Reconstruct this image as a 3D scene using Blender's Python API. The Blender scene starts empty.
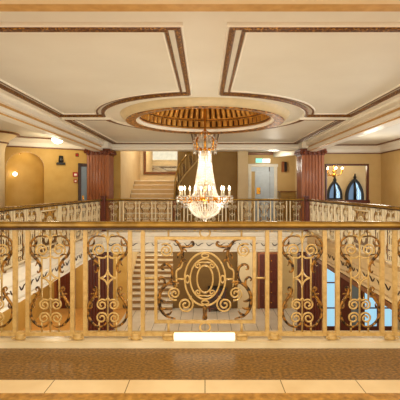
import bpy, math, random
from mathutils import Vector, Matrix
random.seed(4)
PI = math.pi
COL = bpy.context.scene.collection
E = 1.32            # eye height above the mezzanine floor
F = 400.0           # focal length in pixels
CX, CY = 205.0, 190.0

def P(px, py, Y):
    return Vector(((px-CX)*Y/F, Y, E+(CY-py)*Y/F))

# ------------------------------------------------------------------ materials
def lin(c):
    out = []
    for v in c:
        v /= 255.0
        out.append(v/12.92 if v <= .04045 else ((v+.055)/1.055)**2.4)
    return (*out, 1)

def mat(name, rgb, rough=.5, metal=0.0, rgb2=None, scale=6, detail=4, bump=0, bscale=40, lo=.35, hi=.65, stretch=None, spec=None, coat=0):
    m = bpy.data.materials.new(name); m.use_nodes = True
    nt = m.node_tree; b = nt.nodes['Principled BSDF']
    b.inputs['Base Color'].default_value = lin(rgb)
    b.inputs['Roughness'].default_value = rough
    b.inputs['Metallic'].default_value = metal
    if spec is not None: b.inputs['Specular IOR Level'].default_value = spec
    if coat: b.inputs['Coat Weight'].default_value = coat; b.inputs['Coat Roughness'].default_value = .08
    tc = nt.nodes.new('ShaderNodeTexCoord'); mp = nt.nodes.new('ShaderNodeMapping')
    nt.links.new(tc.outputs['Object'], mp.inputs['Vector'])
    if stretch: mp.inputs['Scale'].default_value = stretch
    n = nt.nodes.new('ShaderNodeTexNoise'); n.inputs['Scale'].default_value = scale; n.inputs['Detail'].default_value = detail
    nt.links.new(mp.outputs['Vector'], n.inputs['Vector'])
    r = nt.nodes.new('ShaderNodeValToRGB')
    r.color_ramp.elements[0].position = lo; r.color_ramp.elements[1].position = hi
    if rgb2 is None: rgb2 = tuple(min(255, v*1.05) for v in rgb)
    r.color_ramp.elements[0].color = lin(rgb); r.color_ramp.elements[1].color = lin(rgb2)
    nt.links.new(n.outputs['Fac'], r.inputs['Fac']); nt.links.new(r.outputs['Color'], b.inputs['Base Color'])
    if bump:
        n2 = nt.nodes.new('ShaderNodeTexNoise'); n2.inputs['Scale'].default_value = bscale; n2.inputs['Detail'].default_value = 3
        nt.links.new(mp.outputs['Vector'], n2.inputs['Vector'])
        bp = nt.nodes.new('ShaderNodeBump'); bp.inputs['Strength'].default_value = bump; bp.inputs['Distance'].default_value = .02
        nt.links.new(n2.outputs['Fac'], bp.inputs['Height']); nt.links.new(bp.outputs['Normal'], b.inputs['Normal'])
    return m

def emit(name, rgb, s):
    m = bpy.data.materials.new(name); m.use_nodes = True
    b = m.node_tree.nodes['Principled BSDF']
    b.inputs['Base Color'].default_value = lin(rgb)
    b.inputs['Emission Color'].default_value = lin(rgb); b.inputs['Emission Strength'].default_value = s
    return m

def crystal_mat():
    m = bpy.data.materials.new('crystal'); m.use_nodes = True
    nt = m.node_tree; nt.nodes.remove(nt.nodes['Principled BSDF']); out = nt.nodes['Material Output']
    t = nt.nodes.new('ShaderNodeBsdfTranslucent'); t.inputs['Color'].default_value = (.95, .9, .8, 1)
    d = nt.nodes.new('ShaderNodeBsdfDiffuse'); d.inputs['Color'].default_value = (.95, .92, .85, 1)
    g = nt.nodes.new('ShaderNodeBsdfGlossy'); g.inputs['Roughness'].default_value = .12
    a = nt.nodes.new('ShaderNodeMixShader'); b = nt.nodes.new('ShaderNodeMixShader')
    a.inputs[0].default_value = .4; b.inputs[0].default_value = .35
    nt.links.new(t.outputs[0], a.inputs[1]); nt.links.new(d.outputs[0], a.inputs[2])
    nt.links.new(a.outputs[0], b.inputs[1]); nt.links.new(g.outputs[0], b.inputs[2])
    nt.links.new(b.outputs[0], out.inputs['Surface'])
    return m

def tile_mat(name, c1, c2, joint, pitch, width=.006):
    m = mat(name, c1, .3, 0, c2, 2.5, 6)
    nt = m.node_tree; b = nt.nodes['Principled BSDF']
    src = b.inputs['Base Color'].links[0].from_socket
    tc = nt.nodes.new('ShaderNodeTexCoord'); sx = nt.nodes.new('ShaderNodeSeparateXYZ')
    nt.links.new(tc.outputs['Object'], sx.inputs[0])
    def mth(op, a, bval):
        n = nt.nodes.new('ShaderNodeMath'); n.operation = op
        nt.links.new(a, n.inputs[0]); n.inputs[1].default_value = bval; return n.outputs[0]
    v = mth('ADD', sx.outputs[0], 100*pitch + width/2); v = mth('DIVIDE', v, pitch); v = mth('FRACT', v, 0); v = mth('LESS_THAN', v, width/pitch)
    mx = nt.nodes.new('ShaderNodeMixRGB'); nt.links.new(v, mx.inputs[0]); nt.links.new(src, mx.inputs[1]); mx.inputs[2].default_value = lin(joint)
    nt.links.new(mx.outputs[0], b.inputs['Base Color'])
    return m

M = {}
M['ceiling'] = mat('ceiling_plaster', (218, 207, 186), .5, 0, (224, 214, 194), 1.2)
M['white'] = mat('white_plaster', (238, 226, 204), .4, 0, (242, 231, 212), 2)
M['gilt'] = mat('gilded_moulding', (92, 50, 10), .35, .2, (214, 150, 50), 60, 3, .5, 60, .5, .74)
M['brown'] = mat('brown_moulding', (104, 58, 22), .4, .1, (140, 84, 34), 20)
M['leafgold'] = mat('gold_leaf', (70, 32, 4), .35, .35, (206, 136, 44), 16, 5, .7, 40, .38, .64)
M['dome'] = mat('dome_gold', (176, 118, 40), .32, .4, (214, 156, 66), 6, 5, .5, 30, .35, .65)
M['gilt_tan'] = mat('tan_gilt_band', (196, 146, 74), .4, .15, (212, 164, 92), 10)
M['groove_shade'] = mat('painted_groove_shade', (74, 38, 8), .5, .2, (96, 52, 14), 20)  # shade of the dome flutes put into the colour
M['cove'] = mat('cove_cream', (204, 180, 136), .5)
M['low_carpet'] = mat('amber_floor', (216, 158, 80), .5, 0, (226, 172, 96), 12)
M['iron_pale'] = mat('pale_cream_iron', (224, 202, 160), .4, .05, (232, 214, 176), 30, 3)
M['ochre'] = mat('ochre_wall', (196, 152, 70), .6, 0, (204, 162, 82), 3)
M['tan'] = mat('tan_wall', (206, 170, 108), .6, 0, (212, 177, 116), 3)
M['olive'] = mat('olive_wall', (150, 112, 48), .6, 0, (158, 120, 54), 3)
M['cream'] = mat('cream_wall', (228, 200, 150), .6, 0, (233, 207, 160), 3)
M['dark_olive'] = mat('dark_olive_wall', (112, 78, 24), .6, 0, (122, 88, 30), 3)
M['iron'] = mat('cream_iron', (192, 154, 88), .35, .1, (212, 178, 112), 30, 3)
M['acanthus'] = mat('bronze_leaf', (40, 24, 8), .35, .4, (178, 124, 46), 34, 3, .4, 50, .38, .62)
M['brass_rail'] = mat('brass_handrail', (128, 92, 26), .22, .45, (168, 126, 46), 8)
M['rail_dark'] = mat('dark_rail_base', (60, 34, 12), .4, .2)
M['kerb'] = mat('kerb_marble', (222, 202, 160), .2, 0, (238, 222, 188), 3, 6)
M['floor_brown'] = mat('brown_marble', (74, 48, 12), .38, 0, (160, 116, 50), 42, 10, 0, 40, .34, .68, stretch=(1, 1.6, 1))
M['floor_near'] = mat('amber_marble', (130, 88, 30), .3, 0, (200, 148, 70), 22, 9, 0, 40, .3, .7)
M['tile'] = tile_mat('cream_tile', (222, 194, 148), (236, 212, 170), (120, 92, 50), .523)
M['low_tile'] = tile_mat('pale_floor_tile', (226, 210, 184), (240, 226, 204), (150, 136, 112), .45, .02)
M['mahogany'] = mat('mahogany', (122, 60, 20), .45, 0, (170, 98, 44), 9, 5, 0, 40, .3, .7, stretch=(6, 6, .6), coat=.1)
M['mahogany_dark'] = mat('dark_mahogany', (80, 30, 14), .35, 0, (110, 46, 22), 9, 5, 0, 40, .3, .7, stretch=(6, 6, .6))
M['darkwood'] = mat('dark_wood', (52, 28, 14), .4, 0, (70, 40, 20), 8, stretch=(4, 4, .6))
M['capital'] = mat('capital_wood', (84, 30, 10), .35, .1, (130, 62, 22), 30, 3, .6, 40)
M['black'] = mat('black_metal', (22, 20, 18), .4)
M['red'] = mat('red_plastic', (170, 36, 24), .4)
M['crystal'] = crystal_mat()
M['gold'] = mat('polished_gold', (214, 142, 36), .22, .8, (240, 176, 70), 20)
M['flame'] = emit('flame_glow', (255, 226, 190), 14)
M['lampglow'] = emit('lamp_glow', (255, 240, 214), 5)
M['strip'] = emit('strip_glow', (255, 240, 208), .6)
M['doorpale'] = mat('pale_blue_paint', (196, 206, 214), .4)
M['casing'] = mat('casing_white', (232, 224, 206), .4)
M['green'] = emit('green_lit', (120, 210, 180), .9)
M['signwhite'] = emit('white_lit', (250, 255, 246), 1.2)
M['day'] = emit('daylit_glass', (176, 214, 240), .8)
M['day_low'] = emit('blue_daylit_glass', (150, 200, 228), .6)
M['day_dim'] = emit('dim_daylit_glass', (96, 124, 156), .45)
M['doorblue'] = mat('grey_blue_door', (116, 128, 136), .4)
M['step'] = mat('marble_step', (232, 218, 192), .3, 0, (242, 230, 208), 4)
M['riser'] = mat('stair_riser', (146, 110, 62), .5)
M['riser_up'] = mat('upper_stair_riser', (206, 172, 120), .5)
M['mirror'] = mat('mirror_glass', (230, 220, 196), .03, 1.0)
M['carpet'] = mat('brown_carpet', (96, 66, 32), .8, 0, (116, 82, 42), 20)
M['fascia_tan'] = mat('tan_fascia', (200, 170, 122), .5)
M['candle'] = mat('candle_wax', (250, 236, 206), .5)

# ------------------------------------------------------------------ mesh builder
class MB:
    def __init__(s): s.v = []; s.f = []; s.mi = []; s.sm = []
    def add(s, vs, fs, mi=0, smooth=False):
        o = len(s.v); s.v += [tuple(v) for v in vs]
        for f in fs: s.f.append([i+o for i in f]); s.mi.append(mi); s.sm.append(smooth)
    def box(s, a, b, mi=0, bev=0):
        (x0, y0, z0), (x1, y1, z1) = a, b
        x0, x1 = min(x0, x1), max(x0, x1); y0, y1 = min(y0, y1), max(y0, y1); z0, z1 = min(z0, z1), max(z0, z1)
        if bev <= 0:
            s.add([(x0,y0,z0),(x1,y0,z0),(x1,y1,z0),(x0,y1,z0),(x0,y0,z1),(x1,y0,z1),(x1,y1,z1),(x0,y1,z1)],
                  [(0,3,2,1),(4,5,6,7),(0,1,5,4),(1,2,6,5),(2,3,7,6),(3,0,4,7)], mi); return
        c = min(bev, (x1-x0)*.45, (y1-y0)*.45, (z1-z0)*.45)
        def ring(i, z): return [(x0+i,y0+c if i==0 else y0,z)] if False else [(x0+c+i,y0+i,z),(x1-c-i,y0+i,z),(x1-i,y0+c+i,z),(x1-i,y1-c-i,z),(x1-c-i,y1-i,z),(x0+c+i,y1-i,z),(x0+i,y1-c-i,z),(x0+i,y0+c+i,z)]
        i = c*.7
        vs = ring(i, z0)+ring(0, z0+c)+ring(0, z1-c)+ring(i, z1); fs = [tuple(range(7,-1,-1)), tuple(range(24,32))]
        for k in range(3):
            for j in range(8): fs.append((k*8+j, k*8+(j+1)%8, k*8+8+(j+1)%8, k*8+8+j))
        s.add(vs, fs, mi)
    def tube(s, pts, r, n=6, mi=0, flat=1.0, closed=False):
        pts = [Vector(p) for p in pts]; k = len(pts)
        rs = r if isinstance(r, (list, tuple)) else [r]*k
        vs = []; up = Vector((0, 1, 0))
        for i, p in enumerate(pts):
            a = pts[(i-1) % k] if (closed or i > 0) else p; b = pts[(i+1) % k] if (closed or i < k-1) else p
            t = (b-a)
            t = t.normalized() if t.length > 1e-9 else Vector((0, 0, 1))
            u = up if abs(t.dot(up)) < .95 else Vector((1, 0, 0))
            q = t.cross(u).normalized(); w = q.cross(t).normalized()
            for j in range(n):
                ang = 2*PI*(j+.5)/n
                vs.append(p + q*(rs[i]*math.cos(ang)) + w*(rs[i]*flat*math.sin(ang)))
        fs = []
        for i in range(k if closed else k-1):
            for j in range(n):
                i2 = (i+1) % k
                fs.append((i*n+j, i*n+(j+1) % n, i2*n+(j+1) % n, i2*n+j))
        if not closed:
            fs.append(tuple(range(n-1, -1, -1))); fs.append(tuple((k-1)*n+j for j in range(n)))
        s.add(vs, fs, mi, True)
    def lathe(s, prof, c=(0, 0, 0), n=24, mi=0, sx=1, sy=1, smooth=True):
        vs = []
        for (r, z) in prof:
            for j in range(n):
                a = 2*PI*j/n; vs.append((c[0]+r*math.cos(a)*sx, c[1]+r*math.sin(a)*sy, c[2]+z))
        fs = []
        for i in range(len(prof)-1):
            for j in range(n): fs.append((i*n+j, i*n+(j+1) % n, (i+1)*n+(j+1) % n, (i+1)*n+j))
        if prof[0][0] > 1e-6: fs.append(tuple(range(n-1, -1, -1)))
        if prof[-1][0] > 1e-6: fs.append(tuple((len(prof)-1)*n+j for j in range(n)))
        s.add(vs, fs, mi, smooth)
    def ringlathe(s, prof, c, n=96, mi=0, smooth=False):   # closed ring profile
        vs = []; m = len(prof)
        for (r, z) in prof:
            for j in range(n):
                a = 2*PI*j/n; vs.append((c[0]+r*math.cos(a), c[1]+r*math.sin(a), c[2]+z))
        fs = []
        for i in range(m):
            i2 = (i+1) % m
            for j in range(n): fs.append((i*n+j, i*n+(j+1) % n, i2*n+(j+1) % n, i2*n+j))
        s.add(vs, fs, mi, smooth)
    def octa(s, c, r, h, mi=0):
        x, y, z = c
        s.add([(x+r,y,z),(x,y+r,z),(x-r,y,z),(x,y-r,z),(x,y,z+h),(x,y,z-h)],
              [(0,1,4),(1,2,4),(2,3,4),(3,0,4),(1,0,5),(2,1,5),(3,2,5),(0,3,5)], mi)
    def ball(s, c, r, n=10, mi=0, sz=1.0):
        prof = [(r*math.sin(PI*i/(n//2)), -r*sz*math.cos(PI*i/(n//2))) for i in range(n//2+1)]
        s.lathe(prof, c, n, mi)
    def sweep(s, path, prof, closed=False, mi=0, smooth=False):
        """path of (x,y); prof closed polygon of (offset to the left of travel, z)"""
        k = len(path); vs = []; m = len(prof)
        for i in range(k):
            p = Vector(path[i])
            a = Vector(path[i-1]) if (closed or i > 0) else None
            b = Vector(path[(i+1) % k]) if (closed or i < k-1) else None
            d1 = (p-a).normalized() if a is not None else None
            d2 = (b-p).normalized() if b is not None else None
            if d1 is None: d1 = d2
            if d2 is None: d2 = d1
            n1 = Vector((-d1.y, d1.x)); n2 = Vector((-d2.y, d2.x)); nn = (n1+n2)
            nn = nn/max(nn.length_squared/2, .25) if nn.length > 1e-6 else n1
            for (o, z) in prof: vs.append((p.x+nn.x*o, p.y+nn.y*o, z))
        fs = []
        for i in range(k if closed else k-1):
            i2 = (i+1) % k
            for j in range(m): fs.append((i*m+j, i*m+(j+1) % m, i2*m+(j+1) % m, i2*m+j))
        if not closed: fs.append(tuple(range(m-1, -1, -1))); fs.append(tuple((k-1)*m+j for j in range(m)))
        s.add(vs, fs, mi, smooth)
    def build(s, name, mats, parent=None, loc=None):
        me = bpy.data.meshes.new(name); me.from_pydata(s.v, [], s.f)
        if not isinstance(mats, (list, tuple)): mats = [mats]
        for m in mats: me.materials.append(m)
        me.polygons.foreach_set('material_index', s.mi); me.polygons.foreach_set('use_smooth', s.sm)
        me.update()
        import bmesh
        bm = bmesh.new(); bm.from_mesh(me); bmesh.ops.recalc_face_normals(bm, faces=bm.faces); bm.to_mesh(me); bm.free()
        o = bpy.data.objects.new(name, me); COL.objects.link(o)
        if loc is not None: o.location = loc
        if parent is not None: o.parent = parent
        return o

def tag(o, label=None, cat=None, group=None, kind=None):
    if label: o['label'] = label
    if cat: o['category'] = cat
    if group: o['group'] = group
    if kind: o['kind'] = kind
    return o
def thing(name, label, cat, loc=(0, 0, 0), rz=0, group=None):
    o = bpy.data.objects.new(name, None); COL.objects.link(o); o.empty_display_size = .1
    o.location = loc; o.rotation_euler = (0, 0, rz); return tag(o, label, cat, group, 'thing')
def struct(mb, name, m): return tag(mb.build(name, m), kind='structure')
def slab(name, a, b, m):
    k = MB(); k.box(a, b); return struct(k, name, m)
def copy_under(o, parent, loc=None, rz=None):
    c = o.copy(); COL.objects.link(c); c.parent = parent
    if loc is not None: c.location = loc
    if rz is not None: c.rotation_euler = (0, 0, rz)
    for ch in list(o.children): copy_under(ch, c)
    return c

# ------------------------------------------------------------------ main dimensions
HX = 3.12           # half width of the stairwell opening
Y0, Y1 = 3.43, 12.2 # near and far balustrade
CZ = E+1.52         # ceiling
LF = -3.4           # lower floor
BB = 2.615           # underside of the beams
ZC = 8.27           # centre of the dome
# ------------------------------------------------------------------ floors
slab('floor_near', (-8, -3.5, -.5), (8, 2.60, 0), M['floor_near'])
slab('floor_tile', (-8, 2.60, -.5), (8, 2.78, 0), M['tile'])
slab('floor_front', (-8, 2.78, -.5), (8, 3.62, 0), M['floor_brown'])
slab('floor_left', (-8, 3.62, -.5), (-HX-.02, 12.3, 0), M['carpet'])
slab('floor_right', (HX+.02, 3.62, -.5), (8, 12.3, 0), M['carpet'])
slab('floor_far', (-8, 12.3, -.5), (8, 18, 0), M['carpet'])
slab('floor_lower', (-8, 3.7, LF-.2), (8, 19, LF), M['low_tile'])
slab('floor_runner', (-7.5, 12.6, LF), (-3.05, 15.95, LF+.012), M['low_carpet'])
slab('trim_kerb', (-HX-.2, 3.335, 0), (HX+.2, 3.62, .048), M['kerb'])

# fascia round the well below the floor edge: cream band, white band, small mouldings
def fascia(name, path, m):
    k = MB()
    k.sweep(path, [(0, .05), (-.14, .05), (-.14, -.57), (-.02, -.57), (.03, -.55), (.03, -.50), (0, -.48), (0, -.30), (.02, -.28), (.02, -.24), (0, -.22), (0, -.10), (.035, -.08), (.035, .02)])
    return struct(k, name, m)
def swags(name, pts, n, mt):
    k = MB(); a, b = Vector(pts[0]), Vector(pts[1]); d = (b-a); L = d.length; d.normalize()
    for i in range(n):
        c = a+d*(L*(i+.5)/n); w = L/n*.5; q = []; rr = []
        for j in range(11):
            t = -1+2*j/10
            q.append(c+d*(w*.72*t)+Vector((0, 0, -.30-.055*(1-t*t)+.028*math.sin(t*3.1)))); rr.append(.004+.013*(1-abs(t+.25)*.7))
        k.tube(q, rr, 5)
    return tag(k.build(name, mt), kind='structure')
fascia('trim_fascia_left', [(-HX, 12.2), (-HX, 3.62)], M['white'])
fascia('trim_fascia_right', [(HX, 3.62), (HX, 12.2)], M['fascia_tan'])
fascia('trim_fascia_far', [(HX+.12, 12.2), (-HX-.12, 12.2)], M['white'])
k = MB(); k.box((HX-.04, 3.62, -.66), (HX+.14, 12.2, -.572)); struct(k, 'trim_fascia_base', M['brown'])
swags('trim_swag_left', [(-HX+.008, 3.8, 0), (-HX+.008, 12.1, 0)], 26, M['rail_dark'])
swags('trim_swag_right', [(HX-.008, 3.8, 0), (HX-.008, 12.1, 0)], 26, M['rail_dark'])
swags('trim_swag_far', [(-3.0, 12.192, 0), (3.0, 12.192, 0)], 18, M['rail_dark'])

# ------------------------------------------------------------------ ceiling
RO = 1.72
k = MB()
angs = sorted(set([2*PI*i/96 for i in range(96)] + [math.atan2(sy*(a-0), sx*3.3) % (2*PI) for sx in (1, -1) for sy, a in ((1, 13.4-ZC), (-1, ZC-(-3.5)))]))
vs = []; n = len(angs)
for a in angs:
    c, s_ = math.cos(a), math.sin(a); t = 1e9
    if abs(c) > 1e-9: t = min(t, 3.3/abs(c))
    if s_ > 1e-9: t = min(t, (13.4-ZC)/s_)
    if s_ < -1e-9: t = min(t, (ZC+3.5)/-s_)
    vs += [(RO*c, ZC+RO*s_, CZ), (t*c, ZC+t*s_, CZ), (RO*c, ZC+RO*s_, CZ+.1), (t*c, ZC+t*s_, CZ+.1)]
fs = []
for i in range(n):
    j = (i+1) % n
    fs += [(4*i, 4*j, 4*j+1, 4*i+1), (4*i+2, 4*i+3, 4*j+3, 4*j+2), (4*i, 4*i+2, 4*j+2, 4*j), (4*i+1, 4*j+1, 4*j+3, 4*i+3)]
k.add(vs, fs); struct(k, 'ceiling', M['ceiling'])
slab('ceiling_left', (-8, -3.5, CZ), (-3.3, 13.4, CZ+.1), M['ceiling'])
slab('ceiling_right', (3.3, -3.5, CZ), (8, 13.4, CZ+.1), M['ceiling'])
slab('ceiling_far', (-.9, 13.4, CZ), (8, 19, CZ+.1), M['ceiling'])
slab('ceiling_stairwell', (-8, 13.4, 4.2), (-.9, 19, 4.3), M['ceiling'])

# beams with stepped white mouldings on the inner face
for nm, s in (('left', -1), ('right', 1)):
    k = MB()
    pr = [(3.0, CZ, 0), (3.0, 2.80, 0), (3.05, 2.785, 0), (3.05, 2.715, 0), (3.02, 2.705, 0), (3.02, 2.685, 0), (3.11, 2.68, 1), (3.11, 2.63, 0), (3.07, 2.62, 0), (3.07, 2.545, 0), (3.13, 2.54, 1), (3.14, 2.515, 0), (3.18, 2.51, 0), (3.36, 2.51, 0), (3.40, 2.60, 0), (3.40, CZ, 0)]; pr = [(x+.09, z, q) for x, z, q in pr]
    vs = [(s*x, y, z) for y in (-3.5, 12.36) for x, z, _ in pr]; m = len(pr)
    for j in range(m):
        q = (j+1) % m; k.add([vs[j], vs[q], vs[m+q], vs[m+j]], [(0, 1, 2, 3)], pr[j][2])
    k.add(vs, [tuple(range(m)), tuple(range(2*m-1, m-1, -1))]); struct(k, 'trim_beam_'+nm, [M['white'], M['gilt_tan']])
k = MB()
for s in (-1, 1): k.box((s*3.0, 12.365, BB), (s*3.8, 12.85, CZ))
k.sweep([(3.85, 12.85), (-3.85, 12.85)], [(-.02, CZ), (.02, 2.76), (.02, 2.70), (-.02, 2.68), (-.02, BB), (-.55, BB), (-.55, CZ)])
struct(k, 'trim_beam_far', M['white'])
k = MB()
k.box((-3.0, -3.5, 2.70), (3.0, 2.97, CZ)); struct(k, 'trim_beam_near', M['cream'])
k = MB(); k.box((-3.0, 2.97, 2.703), (3.0, 3.10, CZ), 0); k.box((-3.0, 3.10, 2.78), (3.0, 3.2, CZ), 1); struct(k, 'trim_cornice_near', [M['gilt_tan'], M['white']])

# gilded panel frames: an outer heavy moulding, a white rib and an inner thin gilded bead
X0, X1, ZA, ZB, RA = .19, 3.02, 3.61, 8.15, 1.98
def panel_path(sx, near, d):
    x0, x1, ra = X0+d, X1-d, RA+d
    za = ZA+d; zb = ZB-d
    pts = [(x1, za), (x0, za)]
    a0 = math.atan2(-math.sqrt(ra*ra-x0*x0), x0); a1 = math.atan2(zb-ZC, math.sqrt(ra*ra-(zb-ZC)**2))
    for i in range(29):
        a = a0+(a1-a0)*i/28; pts.append((ra*math.cos(a), ZC+ra*math.sin(a)))
    pts.append((x1, zb))
    if not near: pts = [(x, 2*ZC-y) for x, y in pts]
    pts = [(sx*x, y) for x, y in pts]
    area = sum(pts[i][0]*pts[(i+1) % len(pts)][1]-pts[(i+1) % len(pts)][0]*pts[i][1] for i in range(len(pts)))
    return pts if area > 0 else pts[::-1]
def rect(o0, o1, h0, h1): return [(o0, h0), (o1, h0), (o1, h1), (o0, h1)]
for sx, near, where in ((-1, True, 'near left'), (1, True, 'near right'), (-1, False, 'far left'), (1, False, 'far right')):
    t = thing('gilded_frame', 'gilded moulding frame of the %s ceiling panel, one corner curved round the dome' % where, 'ceiling moulding', (0, 0, 0))
    c = panel_path(sx, near, 0)
    ga, gb, wa, wb = [MB() for _ in range(4)]
    ga.sweep(c, [(.035, CZ), (.035, CZ-.03), (.06, CZ-.05), (.085, CZ-.045), (.10, CZ-.02), (.10, CZ)], True)
    ga.build('outer_bead', M['gilt'], t)
    wa.sweep(c, [(.012, CZ), (.012, CZ-.03), (.022, CZ-.042), (.034, CZ-.03), (.034, CZ)], True)
    wa.build('white_edge', M['white'], t)
    c2 = panel_path(sx, near, .16)
    gb.sweep(c2, [(0, CZ), (.005, CZ-.022), (.03, CZ-.022), (.035, CZ)], True)
    gb.build('inner_bead', M['gilt'], t)
    wb.sweep(c2, [(.035, CZ), (.04, CZ-.02), (.058, CZ-.02), (.062, CZ)], True)
    wb.build('inner_rib', M['white'], t)

# dome
t = thing('ceiling_dome', 'round gilded dome recess in the middle of the ceiling above the chandelier', 'dome', (0, ZC, CZ))
k = MB(); k.ringlathe([(1.72, .09), (1.72, .0), (1.70, -.045), (1.655, -.09), (1.61, -.125), (1.55, -.10), (1.55, .09)], (0, 0, 0), 96, 0, True); k.build('cove_ring', M['cove'], t)
k = MB(); k.ringlathe([(1.61, -.128), (1.60, -.142), (1.50, -.136), (1.41, -.125), (1.40, -.10), (1.55, -.09)], (0, 0, 0), 96); k.build('gold_leaf_band', M['leafgold'], t)
k = MB(); k.ringlathe([(1.41, -.118), (1.395, -.118), (1.36, -.10), (1.345, -.07), (1.345, -.05), (1.41, -.05)], (0, 0, 0), 96, 0, True); k.build('white_lip', M['white'], t)
k = MB(); prof = [(1.36, -.055, 0), (1.36, -.02, 0), (1.33, -.01, 0), (1.325, .0, .028), (1.31, .12, .028), (1.30, .135, 0), (1.26, .14, 0), (1.27, .16, 0), (1.255, .175, .0), (1.25, .18, .034), (1.17, .32, .034), (1.04, .46, .032), (.88, .56, .02), (.86, .57, 0), (.74, .57, 0), (.70, .62, 0), (.0001, .66, 0)]
nn = 60*8
vs = []
for r, z, amp in prof:
    for j in range(nn):
        a = 2*PI*j/nn; rr = r + amp*(abs(math.cos(30*a))**6)*1.6 - amp*.5*abs(math.sin(30*a))
        vs.append((rr*math.cos(a), rr*math.sin(a), z+.0))
fs = [(i*nn+j, i*nn+(j+1) % nn, (i+1)*nn+(j+1) % nn, (i+1)*nn+j) for i in range(len(prof)-1) for j in range(nn)]
k.add(vs, fs)
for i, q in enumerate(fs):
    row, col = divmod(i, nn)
    if prof[row][2] > .01 and prof[row+1][2] > .005 and (col % 8 in (0, 7)): k.mi[i] = 1  # flute recesses painted dark to deepen their shade
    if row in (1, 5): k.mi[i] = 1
k.build('fluted_vault', [M['dome'], M['groove_shade']], t)

# ------------------------------------------------------------------ balustrades
S = 3.43/F
def catmull(pts, seg=5):
    out = []; n = len(pts)
    for i in range(n-1):
        p0, p1, p2, p3 = pts[max(i-1, 0)], pts[i], pts[i+1], pts[min(i+2, n-1)]
        for j in range(seg):
            t = j/seg
            out.append(tuple(.5*(2*p1[c]+(p2[c]-p0[c])*t+(2*p0[c]-5*p1[c]+4*p2[c]-p3[c])*t*t+(3*p1[c]-p0[c]-3*p2[c]+p3[c])*t**3) for c in range(len(p1))))
    out.append(tuple(pts[-1])); return out
def W(u, v, y=0): return (u*S, y, E+(CY-v)*S)
def spiral(cu, cv, r0, a0, turns, n=26, r1=.8, d=1):
    return [(cu+(r0+(r1-r0)*i/n)*math.cos(a0+d*2*PI*turns*i/n), cv+(r0+(r1-r0)*i/n)*math.sin(a0+d*2*PI*turns*i/n)) for i in range(n+1)]
def line(k, uv, r, n=6, y=0, flat=1.0, closed=False): k.tube([W(u, v, y) for u, v in uv], [q*S for q in r] if isinstance(r, list) else r*S, n, 0, flat, closed)
def taper(n, lo, mid, hi=None):
    hi = lo if hi is None else hi
    return [(lo+(mid-lo)*math.sin(PI*min(1, 2*i/(n-1))/2)) if i < (n-1)/2 else hi+(mid-hi)*math.sin(PI*min(1, 2*(n-1-i)/(n-1))/2) for i in range(n)]
def leaflet(k, a, b, bulge, w, y=-.004):
    a = Vector(a); b = Vector(b); d = b-a; nrm = Vector((-d.y, d.x)); q = [a+d*(i/6)+nrm*(bulge*math.sin(PI*i/6)) for i in range(7)]
    line(k, [(p.x, p.y) for p in q], [max(.3, w*math.sin(PI*(i+.7)/7.4)) for i in range(7)], 5, y, .5)

def scroll_panel_pieces():
    """list of (part name, material, MB) for one scrolled infill panel"""
    out = []
    def piece(nm, m): k = MB(); out.append((nm, m, k)); return k
    b = piece('bar', M['iron']); line(b, [(0, 228), (0, 332)], 1.0, 4)
    for s in (-1, 1):
        b = piece('bar', M['iron']); line(b, [(8.7*s, 257), (8.7*s, 301)], 1.0, 4); line(b, [(8.7*s, 322), (8.7*s, 332)], 1.0, 4)
    d = piece('diamond', M['iron'])
    for su in (-1, 1):
        for sv in (-1, 1):
            line(d, [(su*(8.7-8.7*math.sin(a)), 278+sv*(9-9*math.cos(a))) for a in [PI/2*i/6 for i in range(7)]], 1.0, 5, -.002)
    for s in (-1, 1):
        h = piece('heart_scroll', M['iron'])
        line(h, catmull([(9*s, 232), (11*s, 234.5), (8*s, 236.5), (4*s, 235), (1*s, 239), (0, 244)]), 1.0, 5)
        u = piece('upper_scroll', M['iron'])
        line(u, catmull([(1.2*s, 256), (4*s, 258), (10*s, 257), (14.5*s, 252)])[:-1] + [(8.6*s+q*s, v) for q, v in spiral(0, 250, 6.3, .3, 1.5, 24, 1.4, -1)], .95, 5)
        l = piece('lower_scroll', M['iron'])
        line(l, catmull([(0, 298), (2*s, 300.5)])[:-1] + [((5.8+q)*s, v) for q, v in spiral(0, 304.8, 5.6, -2.3, 1.6, 26, 1.4, 1)], 1.0, 5)
        l = piece('lower_scroll', M['iron'])
        line(l, [((6.2+q)*s, v) for q, v in spiral(0, 318, 6.2, 2.6, 1.6, 26, 1.4, 1)], 1.0, 5)
        a = piece('acanthus_leaf', M['acanthus'])
        c = catmull([(2.5*s, 237), (11*s, 236), (17.5*s, 240), (20*s, 247.5), (17.5*s, 255), (12.5*s, 260.5), (9.6*s, 266), (10*s, 270.5), (12.2*s, 272.4), (13.2*s, 270.4)])
        line(a, c, taper(len(c), .6, 1.6, .5), 6, -.004, .7)
        leaflet(a, (17.5*s, 255), (8.8*s, 258.5), .25*s, 1.1); leaflet(a, (14*s, 259), (15*s, 266), .2*s, .9); leaflet(a, (19.6*s, 246), (13.5*s, 239), -.3*s, 1.2)
        a = piece('acanthus_leaf', M['acanthus'])
        c = catmull([(13*s, 291), (14.3*s, 289), (12.8*s, 287), (10.8*s, 289), (11.4*s, 293), (14.5*s, 298), (18.5*s, 304.5), (19.8*s, 312), (17.4*s, 320), (11.5*s, 325.6), (5*s, 326.2), (.8*s, 322)])
        line(a, c, taper(len(c), .5, 1.6, .8), 6, -.004, .7)
        leaflet(a, (13*s, 296), (17.3*s, 294), -.3*s, 1.0); leaflet(a, (17*s, 301.5), (8.6*s, 297), .25*s, 1.2); leaflet(a, (19.4*s, 309), (15.5*s, 303), -.2*s, 1.1)
    return out

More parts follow.
